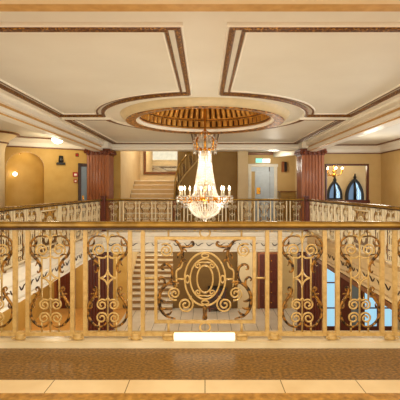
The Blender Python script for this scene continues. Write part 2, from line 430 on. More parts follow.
def medallion_pieces():
    out = []
    def piece(nm, m): k = MB(); out.append((nm, m, k)); return k
    I, A = M['iron'], M['acanthus']
    def oval(k, cu, cv, ru, rv, r, n=40, y=0): line(k, [(cu+ru*math.cos(2*PI*i/n), cv+rv*math.sin(2*PI*i/n)) for i in range(n)], r, 6, y, 1, True)
    k = piece('frame', I); h = 1.5*S
    for a, b in (((-49, 238), (49, 238)), ((-49, 321.5), (49, 321.5)), ((-49, 238), (-49, 321.5)), ((49, 238), (49, 321.5))):
        p, q = W(*a), W(*b); k.box((min(p[0], q[0])-h, -h, min(p[2], q[2])-h), (max(p[0], q[0])+h, h, max(p[2], q[2])+h)) if a[1] == b[1] else k.box((p[0]-h, -h, q[2]+h), (p[0]+h, h, p[2]-h))
    for s in (-1, 1):
        k = piece('tie_bar', I); line(k, [(49*s, 278), (60.5*s, 278)], 1.2, 4)
        k = piece('stud', I); line(k, [(36.5*s, 228), (36.5*s, 237)], 1.3, 4)
        k = piece('stud', I); line(k, [(36.5*s, 322.5), (36.5*s, 332)], 1.6, 4)
    for v in (232.8, 327.2):
        k = piece('ring', I); oval(k, 0, v, 5.2, 4.6, 1.0, 20)
    k = piece('oval_band', I); oval(k, 0, 279, 20.3, 26.6, 1.05)
    k = piece('oval_band', I); oval(k, 0, 279, 14.8, 20.2, .95)
    k = piece('oval_band', I); oval(k, 0, 279, 8, 13.6, .95, 32)
    for cu, cv, a, b in ((0, 255.6, 3.6, 2.0), (0, 302.4, 3.6, 2.0), (-17.6, 279, 2, 3.6), (17.6, 279, 2, 3.6)):
        k = piece('link', I); oval(k, cu, cv, a, b, .8, 14, -.003)
    for s in (-1, 1):
        for w in (-1, 1):
            k = piece('inner_scroll', I)
            line(k, catmull([(0, 279+w*16.6), (3.5*s, 279+w*16.9)])[:-1] + [((6.9+q)*s, 279+w*(13.6-v)) for q, v in spiral(0, 0, 3.4, -2.2, 1.4, 18, .8, 1)], .8, 5)
        k = piece('scroll', I); line(k, catmull([(14*s, 296), (14.5*s, 297.5)])[:-1] + [((19.6+q)*s, v) for q, v in spiral(0, 304.6, 8.2, -2.1, 2.0, 34, 1.2, -1)], 1.0, 5)
        k = piece('scroll', I); line(k, [((30.5+q)*s, v) for q, v in spiral(0, 293.4, 7, 1.9, 1.9, 30, 1.0, -1)], .95, 5)
        k = piece('scroll', I); line(k, [((39+q)*s, v) for q, v in spiral(0, 250.5, 7.2, -.9, 2.1, 34, .8, -1)], .9, 5)
        k = piece('side_bracket', I); line(k, [(20.3*s, 279), (28.5*s, 279)], 1.0, 5); line(k, catmull([(28.5*s, 279), (28.4*s, 271), (24*s, 267), (22.5*s, 262)]), 1.0, 5); line(k, [(28.5*s, 279), (28.5*s, 287)], 1.0, 5)
        k = piece('acanthus_spray', A)
        c = catmull([(36*s, 239.5), (30*s, 240.3), (25.6*s, 245), (22.6*s, 252), (23*s, 260), (27*s, 267)]); line(k, c, taper(len(c), .6, 1.8, .7), 6, -.004, .7)
        c = catmull([(25.4*s, 246), (20*s, 246.8), (15.5*s, 246.6), (11.6*s, 244.4), (12.5*s, 241.8), (14.5*s, 242.6)]); line(k, c, taper(len(c), 1.2, 1.5, .5), 5, -.004, .7)
        leaflet(k, (23*s, 252), (27*s, 259), -.25*s, 1.2); leaflet(k, (24*s, 249), (18*s, 252), .2*s, 1.1); leaflet(k, (22.8*s, 258), (19*s, 263), .2*s, 1.1)
        k = piece('acanthus_spray', A)
        c = catmull([(26*s, 283), (32*s, 281.5), (38*s, 284), (43.5*s, 290), (46*s, 298), (44.5*s, 308), (39*s, 315.5), (29.5*s, 318.6)]); line(k, c, taper(len(c), .7, 2.1, .7), 6, -.004, .7)
        c = catmull([(36*s, 283.5), (33*s, 276), (33.6*s, 268), (38*s, 264.4), (42.6*s, 265.6), (43*s, 269), (40.6*s, 269.6)]); line(k, c, taper(len(c), 1.4, 1.5, .5), 5, -.004, .7)
        c = catmull([(43*s, 290), (40.4*s, 284), (41*s, 279), (44*s, 277), (46.4*s, 279), (45*s, 281)]); line(k, c, taper(len(c), 1.2, 1.3, .5), 5, -.004, .7)
        leaflet(k, (45*s, 297), (38*s, 301), -.25*s, 1.5); leaflet(k, (44.8*s, 306), (37*s, 307.5), -.25*s, 1.4); leaflet(k, (40*s, 314), (33*s, 311), -.2*s, 1.3); leaflet(k, (36*s, 283), (28*s, 288), .2*s, 1.6)
    k = piece('leaf_drop', A); line(k, [(0, 305), (0, 308), (0, 314), (0, 318), (0, 319.5)], [1.2, 2.6, 2.0, 2.8, 1.2], 7, -.002, .7)
    for s in (-1, 1): leaflet(k, (0, 306.5), (4*s, 306), .2, 1.0)
    return out

def one_mesh(pieces, nm):
    """the whole panel as a single mesh, for balustrades seen from afar"""
    mats = [M['iron'], M['acanthus']]; o = MB()
    for _, m, k in pieces: o.add(k.v, k.f, mats.index(m), True)
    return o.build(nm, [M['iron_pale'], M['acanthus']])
FAR_SCROLL = one_mesh(scroll_panel_pieces(), 'scroll_panel'); FAR_MED = one_mesh(medallion_pieces(), 'medallion_panel')

post_mb = MB(); post_mb.box((-.0168, -.0168, E+(CY-334)*S), (.0168, .0168, E+(CY-226)*S))
foot_mb = MB()
foot_mb.lathe([(.012, 0), (.040, .003), (.050, .018), (.046, .036), (.032, .052), (.040, .066), (.034, .072), (.0, .074)], (0, 0, 0), 16, 0, 1, .55)
for s in (-1, 1): foot_mb.tube([((.045+.012*math.cos(a))*s, -.032, .036+.012*math.sin(a)) for a in [2*PI*i/8 for i in range(8)]], .006, 5, 0, 1, True)
boxfoot_mb = MB(); boxfoot_mb.box((-.046, -.03, 0), (.046, .03, .078), 0, .012); boxfoot_mb.tube([(-.044, -.03, .062), (.044, -.03, .062)], .008, 5)
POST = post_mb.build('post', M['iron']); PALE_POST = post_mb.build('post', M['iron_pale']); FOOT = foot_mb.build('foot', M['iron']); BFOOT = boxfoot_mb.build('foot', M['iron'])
protos = [FAR_SCROLL, FAR_MED, POST, PALE_POST, FOOT, BFOOT]

def balustrade(label, centre, rz, la, lb, near=False, off=0.0, foot_y=0.0):
    """runs along local x from -la to lb with the medallion at x=off"""
    t = thing('balustrade', label, 'balustrade', centre, rz)
    k = MB()
    za, zb = E+(CY-227.6)*S, E+(CY-221.3)*S; zm = (za+zb)/2
    k.sweep([(-la, 0), (lb, 0)], [(-.030, za), (.030, za), (.045, za+.016), (.045, zb-.018), (.030, zb-.003), (.012, zb), (-.012, zb), (-.030, zb-.003), (-.045, zb-.018), (-.045, za+.016)], smooth=False)
    k.build('handrail', M['brass_rail'], t)
    k = MB(); k.box((-la, -.036, za-.017), (lb, .036, za)); k.build('rail_core', M['rail_dark'], t)
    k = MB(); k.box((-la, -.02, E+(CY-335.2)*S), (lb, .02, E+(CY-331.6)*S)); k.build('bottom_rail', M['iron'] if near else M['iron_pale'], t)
    first = [True]
    def put(proto, x, y=0, z=0):
        c = proto.copy(); COL.objects.link(c); c.parent = t; c.location = (x, y, z); return c
    def panel(pieces, x, nm, proto):
        if near:
            e = bpy.data.objects.new(nm, None); COL.objects.link(e); e.parent = t; e.location = (x, 0, 0); e.empty_display_size = .05
            for q in pieces: 
                c = q.copy(); COL.objects.link(c); c.parent = e
        else: put(proto, x)
    panel(NEAR_MED, off, 'medallion_panel', FAR_MED)
    for s in (-1, 1):
        lim = (lb-off) if s > 0 else (la+off)
        put(BFOOT, off+s*36.5*S, foot_y, .048).scale = (1, 1, .72)
        i = 0
        while True:
            c = (68.5+57.35*i)*S
            if c+8*S > lim: break
            for d in (-6.4, 6.4): put(POST if near else PALE_POST, off+s*(c+d*S))
            put(FOOT, off+s*c, foot_y, .048).scale = (1, 1, .72)
            pc = c+28.7*S
            if pc+24*S < lim: panel(NEAR_SCR, off+s*pc, 'scroll_panel', FAR_SCROLL)
            i += 1
    return t
NEAR_SCR = [k.build(nm, m) for nm, m, k in scroll_panel_pieces()]
NEAR_MED = [k.build(nm, m) for nm, m, k in medallion_pieces()]
protos += NEAR_SCR + NEAR_MED
nb = balustrade('long cream iron balustrade with oval medallion and brass handrail, nearest across the foreground', (0, 3.43, 0), 0, 3.1, 3.1, True, 0, -.03)
fb = balustrade('far balustrade across the hall behind the chandelier, seen small', (0, 12.26, .002), 0, 3.02, 3.02)
lb_ = balustrade('receding balustrade along the edge of the left gallery', (-HX-.04, 3.41, .002), PI/2, -.12, 8.78, False, 4.72)
rb_ = balustrade('receding balustrade along the edge of the right gallery', (HX+.04, 3.41, .002), PI/2, -.12, 8.78, False, 4.72)
for p in protos: bpy.data.objects.remove(p)
for x, w in ((-HX, 'left'), (HX, 'right')):
    k = MB(); k.box((x-.06, 12.22, .05), (x+.06, 12.34, 1.10), 0, .01); k.box((x-.075, 12.205, 1.10), (x+.075, 12.355, 1.14), 0, .01)
    tag(k.build('newel_post', M['mahogany_dark']), 'dark wooden newel post at the far %s corner of the balustrades' % w, 'post')

t = thing('strip_light', 'glowing white strip light on the floor below the oval medallion', 'light', (-.005, 3.351, .048))
k = MB(); k.box((-.26, -.014, 0), (.26, .014, .012), 0, .004); k.build('base', M['kerb'], t)
k = MB(); k.box((-.258, -.0135, .012), (.258, .0135, .076), 0, .01); k.build('diffuser', M['strip'], t)

# ------------------------------------------------------------------ columns
def column(label, x, y, z0, z1, w, d, m, capm):
    t = thing('column', label, 'column', (x, y, z0)); h = z1-z0
    k = MB(); k.box((-w/2-.04, -d/2-.04, 0), (w/2+.04, d/2+.04, .22), 0, .02); k.build('base', m, t)
    k = MB(); n = 6; pts = []
    for sd in range(4):                                # fluted square shaft outline
        L = w if sd % 2 == 0 else d; q = d/2 if sd % 2 == 0 else w/2; mgn = .06; row = [(-L/2, -q), (-L/2+mgn, -q)]
        fw = (L-2*mgn)/n
        for i in range(n):
            x0 = -L/2+mgn+i*fw
            row += [(x0+fw*.12, -q), (x0+fw*.3, -q+.028), (x0+fw*.7, -q+.028), (x0+fw*.88, -q)]
        row.append((L/2-mgn, -q))
        a = sd*PI/2
        pts += [(px*math.cos(a)-py*math.sin(a), px*math.sin(a)+py*math.cos(a)) for px, py in row]
    m_ = len(pts); vs = [(px, py, z) for z in (.22, h-.2) for px, py in pts]
    k.add(vs, [(j, (j+1) % m_, m_+(j+1) % m_, m_+j) for j in range(m_)]+[tuple(range(m_-1, -1, -1)), tuple(range(m_, 2*m_))]); k.build('shaft', m, t)
    k = MB()
    k.box((-w/2-.02, -d/2-.02, h-.2), (w/2+.02, d/2+.02, h-.165), 0, .01); k.box((-w/2-.01, -d/2-.01, h-.165), (w/2+.01, d/2+.01, h-.05)); k.box((-w/2-.06, -d/2-.06, h-.05), (w/2+.06, d/2+.06, h), 0, .012)
    for i in range(5):                                 # carved leaves and corner scrolls
        for sy in (-1, 1):
            cx = -w/2+.07+(w-.14)*i/4; k.tube([(cx, sy*(d/2+.012), h-.165), (cx, sy*(d/2+.03), h-.11), (cx, sy*(d/2+.055), h-.065)], [.03, .04, .022], 6)
        for sx in (-1, 1):
            cy = -d/2+.07+(d-.14)*i/4; k.tube([(sx*(w/2+.012), cy, h-.165), (sx*(w/2+.03), cy, h-.11), (sx*(w/2+.055), cy, h-.065)], [.03, .04, .022], 6)
    for sx in (-1, 1):
        for sy in (-1, 1): k.ball((sx*(w/2+.035), sy*(d/2+.035), h-.095), .055, 10)
    k.build('capital', capm, t)
column('fluted mahogany column with carved capital at the far left corner of the gallery', -3.33, 12.76, 0, BB-.012, .68, .66, M['mahogany'], M['capital'])
column('fluted mahogany column with carved capital at the far right corner of the gallery', 3.36, 12.78, 0, BB-.012, .70, .66, M['mahogany'], M['capital'])
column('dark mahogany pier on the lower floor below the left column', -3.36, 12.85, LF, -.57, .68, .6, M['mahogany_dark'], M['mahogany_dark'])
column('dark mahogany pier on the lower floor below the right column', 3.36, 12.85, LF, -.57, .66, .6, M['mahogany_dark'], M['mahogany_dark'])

# ------------------------------------------------------------------ upper walls
# left wall (slightly angled) with an arched niche
A = Vector((-5.95, 11.17)); B = Vector((-3.672, 12.49)); dirL = (B-A).normalized(); LL = (B-A).length
nrmL = Vector((dirL.y, -dirL.x))      # towards the camera
angL = math.atan2(dirL.y, dirL.x)
def on_left(px, py, off=0.0):
    s = (px-CX)/F; o = A+nrmL*off     # x = s*y
    t_ = (s*o.y-o.x)/(dirL.x-s*dirL.y); p = o+dirL*t_
    return t_, Vector((p.x, p.y, E+(CY-py)*p.y/F))
u0 = on_left(6, 150)[0]; u1 = on_left(44, 150)[0]; uc = (u0+u1)/2; rn = (u1-u0)/2; zs = 1.99; ztop = 2.43
WT = CZ
def wl(u, z, dep=0): p = A+dirL*u-nrmL*dep; return (p.x, p.y, z)
k = MB(); NN = 20
cols = [uc-rn*math.cos(PI*i/NN) for i in range(NN+1)]; tops = [zs+(ztop-zs)*math.sin(PI*i/NN) for i in range(NN+1)]
k.add([wl(-.1, 0), wl(u0, 0), wl(u0, WT), wl(-.1, WT)], [(0, 1, 2, 3)])
k.add([wl(u1, 0), wl(LL, 0), wl(LL, WT), wl(u1, WT)], [(0, 1, 2, 3)])
for i in range(NN): k.add([wl(cols[i], tops[i]), wl(cols[i+1], tops[i+1]), wl(cols[i+1], WT), wl(cols[i], WT)], [(0, 1, 2, 3)])
ND, NV = 20, 8; vs = []
for j in range(NV+4):
    if j < 4: z = zs*j/4; sc = 1
    else: b = (PI/2)*(j-4)/(NV-1); z = zs+(ztop-zs)*math.sin(b); sc = math.cos(b)
    for i in range(ND+1):
        a = PI*i/ND; vs.append(wl(uc-rn*sc*math.cos(a), z, rn*.8*sc*math.sin(a)))
k.add(vs, [(j*(ND+1)+i, j*(ND+1)+i+1, (j+1)*(ND+1)+i+1, (j+1)*(ND+1)+i) for j in range(NV+3) for i in range(ND)], 0, True)
struct(k, 'wall_left', M['ochre'])
# cove and brown picture rails
def cove(name, path, m1, m2):
    k = MB()
    k.sweep(path, [(0, 2.575), (.03, 2.60), (.06, 2.70), (.13, 2.79), (.24, 2.825), (.24, CZ), (0, CZ)]); struct(k, name, m1)
    k = MB(); k.sweep(path, [(0, 2.545), (.035, 2.55), (.04, 2.575), (0, 2.58)]); k.sweep(path, [(.2, 2.812), (.24, 2.805), (.27, 2.815), (.27, 2.836), (.2, 2.836)]); struct(k, name+'_rail', m2)
pA, pB = A-dirL*.1, B
cove('trim_cornice_left', [(pB.x, pB.y), (pA.x, pA.y)], M['white'], M['brown'])
slab('wall_left_side', (-6.3, -3.5, 0), (-6.1, 11.1, CZ), M['ochre'])
# flared round pier at the far left
k = MB(); k.lathe([(.30, 0), (.30, 2.3), (.32, 2.45), (.37, 2.56), (.46, 2.68), (.60, 2.78), (.66, CZ)], (-5.62, 10.55, 0), 40); struct(k, 'wall_pier_left', M['cream'])
k = MB(); k.ringlathe([(.37, 2.54), (.40, 2.55), (.41, 2.575), (.375, 2.58)], (-5.62, 10.55, 0), 40); k.ringlathe([(.60, 2.775), (.65, 2.775), (.68, 2.80), (.66, 2.82), (.60, 2.82)], (-5.62, 10.55, 0), 40); struct(k, 'trim_pier_left', M['brown'])

# right walls
YR = 13.6
mx0, mx1 = P(325, 0, YR).x, P(368.5, 0, YR).x; mz0, mz1 = P(0, 203, YR).z, P(0, 164, YR).z
k = MB()
k.box((3.75, YR, 0), (mx0, YR+.15, CZ)); k.box((mx1, YR, 0), (6.05, YR+.15, CZ)); k.box((mx0, YR, 0), (mx1, YR+.15, mz0)); k.box((mx0, YR, mz1), (mx1, YR+.15, CZ))
struct(k, 'wall_right', M['tan'])
slab('wall_right_side', (5.98, -3.5, 0), (6.13, YR, CZ), M['tan'])
cove('trim_cornice_right', [(5.98, 9.0), (5.98, YR), (3.8, YR)], M['white'], M['brown'])
# room behind the dark-framed opening
slab('wall_beyond_right', (3.6, 16.0, 0), (8, 16.1, CZ), M['cream'])
t = thing('opening_frame', 'wide dark wooden frame on the right gallery wall, pointed windows showing in it', 'frame', ((mx0+mx1)/2, YR, (mz0+mz1)/2))
hw, hh = (mx1-mx0)/2, (mz1-mz0)/2
k = MB(); k.box((-hw, -.05, hh-.055), (hw, .1, hh), 0, .01); k.build('head', M['mahogany_dark'], t)
for s in (-1, 1):
    k = MB(); k.box((s*hw-s*.06, -.05, -hh+.1), (s*hw, .1, hh-.055), 0, .01); k.build('jamb', M['mahogany_dark'], t)
k = MB(); k.box((-hw-.02, -.09, -hh), (hw+.02, .1, -hh+.1), 0, .012); k.build('sill', M['mahogany_dark'], t)
def arch_pts(w, h0, h1, n=8):
    """pointed arch outline from lower right round to lower left (x, z)"""
    R = (w*w/4+(h1-h0)**2)/w            # circles through the springing and the apex
    pts = [(w/2, 0)]
    for i in range(n+1):
        a = math.asin((h1-h0)/R)*i/n; pts.append((w/2-R+R*math.cos(a), h0+R*math.sin(a)))
    left = [(-x, z) for x, z in pts[::-1]][1:]
    return pts+left
def gothic(name, label, px0, px1, pyt, pyb, Y):
    a, b = P(px0, pyb, Y), P(px1, pyb, Y); w = b.x-a.x; h = (pyb-pyt)*Y/F
    t = thing(name, label, 'window', ((a.x+b.x)/2, Y, a.z), 0)
    o = arch_pts(w, h*.18, h); inn = [(x*.72, .06+z*.80) for x, z in o]; n = len(o)
    k = MB(); vs = [(x, y, z) for y in (-.12, 0) for x, z in o]+[(x, y, z) for y in (-.12, 0) for x, z in inn]
    fs = []
    for j in range(n):
        q = (j+1) % n
        fs += [(j, q, 2*n+q, 2*n+j), (n+j, 3*n+j, 3*n+q, n+q), (j, n+j, n+q, q), (2*n+j, 2*n+q, 3*n+q, 3*n+j)]
    k.add(vs, fs); k.build('frame', M['black'], t)
    def half(sl, y, sh):
        pts = [(x, z) for x, z in inn]; L = [p for p in pts if (p[0] <= 1e-6 if sl < 0 else p[0] >= -1e-6)]
        if sl < 0: L = L+[(0, .05)]
        else: L = L+[(0, .05)]
        kk = MB(); m = len(L); kk.add([(x, yy, z) for yy in (y, y+.012) for x, z in L], [tuple(range(m)), tuple(range(2*m-1, m-1, -1))]+[(j, (j+1) % m, m+(j+1) % m, m+j) for j in range(m)]); return kk
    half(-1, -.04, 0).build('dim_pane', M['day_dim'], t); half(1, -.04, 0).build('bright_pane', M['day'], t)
    k = MB()
    k.tube([(w*.02, -.06, .04), (w*.03, -.06, h*.5), (-w*.01, -.06, h*.88)], [w*.09, w*.085, w*.05], 6)
    k.build('mullion', M['black'], t)
    k = MB()
    for s in (-1, 1): k.tube([(w*.22+s*w*.09*q, -.05, .05+h*.62*i/6) for i, q in enumerate([1, .4, 1, .3, .9, .3, .1])], .008, 4)
    k.build('leading', M['black'], t)
    k = MB(); k.ball((0, -.1, h+.02), .07, 8); k.tube([(0, -.1, h+.05), (0, -.1, h+.17)], .035, 6); k.build('finial', M['black'], t)
gothic('pointed_window', 'pointed arch window with pale glass on the left inside the dark wall frame', 326.5, 341.5, 180.5, 199.5, 15.95)
gothic('pointed_window', 'taller pointed arch window with pale glass on the right inside the dark wall frame', 345, 363, 178, 201, 15.95)
# chandelier glimpsed in the frame
cp = P(333.5, 172, 14.9)
t = thing('small_chandelier', 'small brass chandelier with lit candles glimpsed in the dark wall frame', 'chandelier', (cp.x, 14.9, cp.z))
k = MB(); k.tube([(0, 0, CZ-cp.z), (0, 0, -.1)], .012, 6); k.ball((0, 0, -.12), .07, 10); k.ball((0, 0, .02), .045, 10); k.build('stem', M['gold'], t)
for i in range(7):
    a = 2*PI*i/7+.2; dx, dy = math.cos(a), math.sin(a)
    k = MB(); k.tube(catmull([(0, 0, -.08), (.16*dx, .16*dy, -.13), (.30*dx, .30*dy, -.06), (.34*dx, .34*dy, .03)]), .012, 5); k.tube([(.34*dx, .34*dy, .03), (.34*dx, .34*dy, .10)], .016, 6); arm = k.build('arm', M['gold'], t)
    k = MB(); k.ball((.34*dx, .34*dy, .135), .028, 8, 0, 1.4); k.build('bulb', M['flame'], arm)

# far end: stair hall
slab('wall_far_left', (-3.68, 13.32, 0), (-2.83, 13.45, 4.2), M['ochre'])
slab('wall_stair_left', (-2.95, 13.45, 0), (-2.83, 17.5, 4.2), M['cream'])
slab('wall_stair_back', (-2.95, 17.5, 0), (-.4, 17.62, 4.2), M['cream'])
slab('wall_far_middle', (-.98, 14.5, 0), (1.25, 14.7, 4.2), M['olive'])
slab('wall_stair_side', (-.98, 14.7, 0), (-.86, 17.5, 4.2), M['olive'])
slab('wall_far_pilaster', (1.17, 14.2, 0), (1.53, 14.7, CZ), M['cream'])
slab('wall_far_right', (1.25, 16.0, 0), (3.6, 16.15, CZ), M['tan'])
slab('wall_alcove', (3.75, 13.3, 0), (3.87, 16.0, CZ), M['tan'])
k = MB(); k.sweep([(3.75, 16.0), (1.53, 16.0)], [(0, 2.72), (.04, 2.73), (.06, 2.80), (0, 2.83)]); struct(k, 'trim_far_right', M['brown'])
k = MB(); p, q = P(276, 150, 15.4), P(301, 147, 14.0)
k.tube([(p.x, 15.4, 2.71), (q.x+.1, 14.0, 2.71)], .18, 4); struct(k, 'trim_beam_alcove', M['white'])
# upper stair
t = thing('staircase', 'upper flight of cream marble steps rising to the framed mirror behind the far balustrade', 'staircase', (-1.85, 13.5, 0))
for i in range(10):
    k = MB(); k.box((-.96, .27*i, 0), (.68, .27*i+.27 if i < 9 else 3.98, .17*(i+1)-.03), 1); k.box((-.96, .27*i-.03, .17*(i+1)-.03), (.68, .27*i+.27 if i < 9 else 3.98, .17*(i+1)), 0, .006)
    k.build('step', [M['step'], M['riser_up']], t)
a, b = P(143.5, 174.5, 17.45), P(180, 146, 17.45)
t = thing('wall_mirror', 'large brown framed mirror on the wall above the upper stairs', 'mirror', ((a.x+b.x)/2, 17.47, (a.z+b.z)/2))
w, h = (b.x-a.x)/2, (b.z-a.z)/2
k = MB(); fr = .11
for q in (((-w, -.05, -h), (w, 0.02, -h+fr)), ((-w, -.05, h-fr), (w, .02, h)), ((-w, -.05, -h+fr), (-w+fr, .02, h-fr)), ((w-fr, -.05, -h+fr), (w, .02, h-fr))): k.box(*q, 0, .012)
k.build('frame', M['brown'], t)
k = MB(); k.box((-w+fr*.8, -.012, -h+fr*.8), (w-fr*.8, .0, h-fr*.8)); k.build('glass', M['mirror'], t)
# stair balustrade rising to the right
t = thing('stair_railing', 'curved iron stair railing sweeping up to the right behind the chandelier', 'railing', (0, 14.2, 0))
top = catmull([P(174.5, 199, 14.2)-Vector((0, 14.2, 0)), P(175, 186, 14.2)-Vector((0, 14.2, 0)), P(176, 176, 14.2)-Vector((0, 14.2, 0)), P(179, 166, 14.2)-Vector((0, 14.2, 0)), P(185, 157, 14.2)-Vector((0, 14.2, 0)), P(192, 149, 14.2)-Vector((0, 14.2, 0)), P(198, 142, 14.2)-Vector((0, 14.2, 0))], 6)
k = MB(); k.tube(top, .032, 8); k.build('handrail', M['brass_rail'], t)
bot = [(p[0]+.02*i, p[1], p[2]-.62-.004*i) for i, p in enumerate(top)]
k = MB(); k.tube([(p[0]+.03, 0, p[2]-.6) for p in top[14:]], .022, 6); k.build('lower_rail', M['iron'], t)
for i in range(15, len(top), 3):
    k = MB(); x, _, z = top[i]; k.tube([(x+.005, 0, z-.02), (x+.03, 0, z-.6)], .011, 5); k.build('baluster', M['iron'], t)
for i in range(16, len(top)-3, 6):
    k = MB(); x, _, z = top[i]; k.tube([(x+.07+q*.0045, 0, z-.25-v*.0045-q*.004) for q, v in spiral(0, 0, 22, 0, 1.7, 24, 4)], .010, 5); k.tube([(x+.07+q*.0045, 0, z-.44-v*.0045-q*.004) for q, v in spiral(0, 0, 18, 3.1, 1.7, 24, 4)], .010, 5); k.build('scroll', M['darkwood'], t)
k = MB(); x, _, z = top[0]; k.box((x-.06, -.06, 0), (x+.06, .06, z), 0, .01); k.build('newel', M['mahogany'], t)

# door, sign, speaker and cabinet in the far right alcove
a, b = P(248, 164, 16), P(277, 164, 16)
t = thing('panel_door', 'pale blue door in white casing under the green and white sign', 'door', ((a.x+b.x)/2, 15.99, 0))
w = (b.x-a.x)/2; h = a.z
k = MB(); k.box((-w, -.06, 0), (-w+.13, 0, h), 0, .01); k.box((w-.13, -.06, 0), (w, 0, h), 0, .01); k.box((-w-.03, -.07, h-.12), (w+.03, 0, h), 0, .01); k.build('casing', M['casing'], t)
k = MB(); k.box((-w+.13, -.03, 0), (w-.13, -.005, h-.12)); k.box((-w+.28, -.045, .2), (.28, -.03, h-.3), 0, .01); lf = k.build('leaf', M['doorpale'], t)
k = MB(); k.box((-.25, -.06, P(0, 194, 16).z), (-.09, -.046, P(0, 187.5, 16).z), 0, .006); k.ball((-.12, -.075, P(0, 191, 16).z), .03, 8); k.build('push_plate', M['gold'], lf)
k = MB(); k.box((w-.33, -.035, .0), (w-.29, -.028, h-.12)); k.build('door_edge', M['darkwood'], lf)
k = MB(); k.box((-w+.13, -.04, .0), (-w+.27, -.03, h-.3)); k.build('side_panel', M['tan'], lf)
t = thing('exit_sign', 'lit green and white sign box on the wall above the pale blue door', 'sign', (P(263, 0, 15.9).x, 16.0, P(0, 160.5, 15.9).z))
k = MB(); k.box((-.30, -.06, -.10), (.30, 0, .10), 0, .008); k.build('housing', M['casing'], t)
k = MB(); k.box((-.28, -.07, -.08), (-.02, -.06, .085)); k.build('green_panel', M['green'], t)
k = MB(); k.box((.0, -.07, -.08), (.28, -.06, .06)); k.build('white_panel', M['signwhite'], t)
p = P(284.5, 167, 15.95)
t = thing('wall_mounted_speaker', 'small black loudspeaker high on the tan wall right of the pale blue door', 'speaker', (p.x, 16.0, p.z))
k = MB(); k.box((-.12, -.18, -.2), (.06, -.0, .2), 0, .01); k.build('cabinet', M['mahogany'], t)
k = MB(); k.box((-.035, -.2, -.19), (.07, -.18, .19), 0, .008); k.build('grille', M['black'], t)
p = P(288.5, 191, 15.3)
t = thing('cabinet', 'low brown wooden cabinet against the tan wall beside the far right column', 'cabinet', (p.x, 15.6, 0))
k = MB(); k.box((-.29, -.22, 0), (.29, .22, p.z-.04), 0, .01); k.build('body', M['olive'], t)
k = MB(); k.box((-.32, -.25, p.z-.04), (.32, .24, p.z), 0, .008); k.build('top', M['brown'], t)
for s in (-1, 1):
    k = MB(); k.box((s*.145-.13, -.235, .08), (s*.145+.13, -.22, p.z-.1), 0, .006); k.build('door', M['olive'], t)
p = P(249.3, 180, 15.9)
t = thing('notice_board', 'narrow red and white notice on the wall left of the pale blue door', 'notice', (P(246.9,0,15.9).x+.0, 15.99, p.z)) if False else None

# fittings on the left wall
def left_thing(name, label, cat, px, py):
    u, q = on_left(px, py, 0.0); return thing(name, label, cat, (q.x+nrmL.x*.005, q.y+nrmL.y*.005, q.z), angL), q
t, q = left_thing('wall_sconce', 'black metal wall sconce right of the arched niche', 'wall lamp', 60.5, 160)
k = MB(); k.box((-.125, -.1, -.145), (.125, 0, -.075), 0, .008); k.build('tray', M['black'], t)
k = MB(); k.lathe([(.03, -.08), (.075, -.06), (.07, .02), (.06, .12), (.0, .125)], (0, -.075, 0), 14); k.build('shade', M['black'], t)
k = MB(); k.box((-.05, -.02, -.05), (.05, 0, .06)); k.build('wall_plate', M['black'], t)
for nm, lab, px, py, w, h in (('fire_alarm', 'upper red fire alarm box beside the dark doorway', 75.2, 174.5, .075, .07), ('alarm_call_point', 'lower red call point under the fire alarm box by the doorway', 75.2, 181, .05, .05)):
    t, q = left_thing(nm, lab, 'alarm', px, py)
    k = MB(); k.box((-w, -.05, -h), (w, 0, h), 0, .01); k.build('box', M['red'], t)
    k = MB(); k.box((-w*.6, -.056, -h*.5), (w*.5, -.05, h*.35)); k.build('face', M['casing'], t)
t, q = left_thing('alarm_bell', 'small dark red alarm bell high on the ochre wall above the alarms', 'alarm', 77, 155)
k = MB(); k.box((-.045, -.015, -.05), (.045, 0, .05)); k.build('back_plate', M['black'], t)
k = MB(); k.lathe([(.001, .035), (.03, .03), (.05, .0)], (0, 0, 0), 14); b = k.build('gong', M['red'], t); b.rotation_euler = (PI/2, 0, 0); b.location = (0, -.016, 0)
t, q = left_thing('side_door', 'dark framed grey-blue door beside the left mahogany column', 'door', 84.2, 163.5)
zt = q.z; t.location.z = 0
k = MB(); k.box((-.19, -.05, 0), (-.1, 0, zt), 0, .008); k.box((-.1, -.05, zt-.1), (.10, 0, zt), 0, .008); k.box((.07, -.05, 0), (.10, 0, zt-.1), 0, .008); k.build('frame', M['darkwood'], t)
k = MB(); k.box((-.1, -.03, .0), (.07, -.005, zt-.1)); lf = k.build('leaf', M['doorblue'], t)
k = MB(); k.box((-.07, -.045, 1.0), (-.03, -.03, 1.15)); k.build('handle', M['gold'], lf)
# globe lamp and spotlight in the niche
def in_niche(px, py, dep):
    u, q = on_left(px, py, -dep); return q
q = in_niche(15, 174, .22)
t = thing('globe_lamp', 'small round white globe lamp glowing inside the arched niche', 'wall lamp', (q.x, q.y, q.z), angL)
k = MB(); k.ball((0, 0, 0), .06, 14); k.build('globe', M['lampglow'], t)
k = MB(); k.tube([(0, .05, 0), (0, .26, 0)], .02, 6); k.build('bracket', M['gold'], t)
q = in_niche(19.5, 153.6, .16)
t = thing('spotlight', 'tiny recessed spotlight at the top of the arched niche', 'ceiling light', (q.x, q.y, q.z), angL)
k = MB(); k.lathe([(.045, .05), (.045, 0), (.03, -.004), (.03, .05)], (0, 0, 0), 14); k.build('ring', M['gold'], t)
k = MB(); k.lathe([(.0, -.004), (.03, -.002), (.03, .01), (0, .012)], (0, 0, 0), 14); k.build('lens', M['lampglow'], t)
p = P(57.5, 136.5, 11.0)
t = thing('bowl_lamp', 'round white bowl lamp glowing on the ceiling of the left gallery', 'ceiling light', (p.x, 11.0, CZ))
k = MB(); k.lathe([(.0, -.25), (.06, -.24), (.12, -.20), (.155, -.13), (.15, -.11), (0, -.105)], (0, 0, 0), 20); k.build('bowl', M['lampglow'], t)
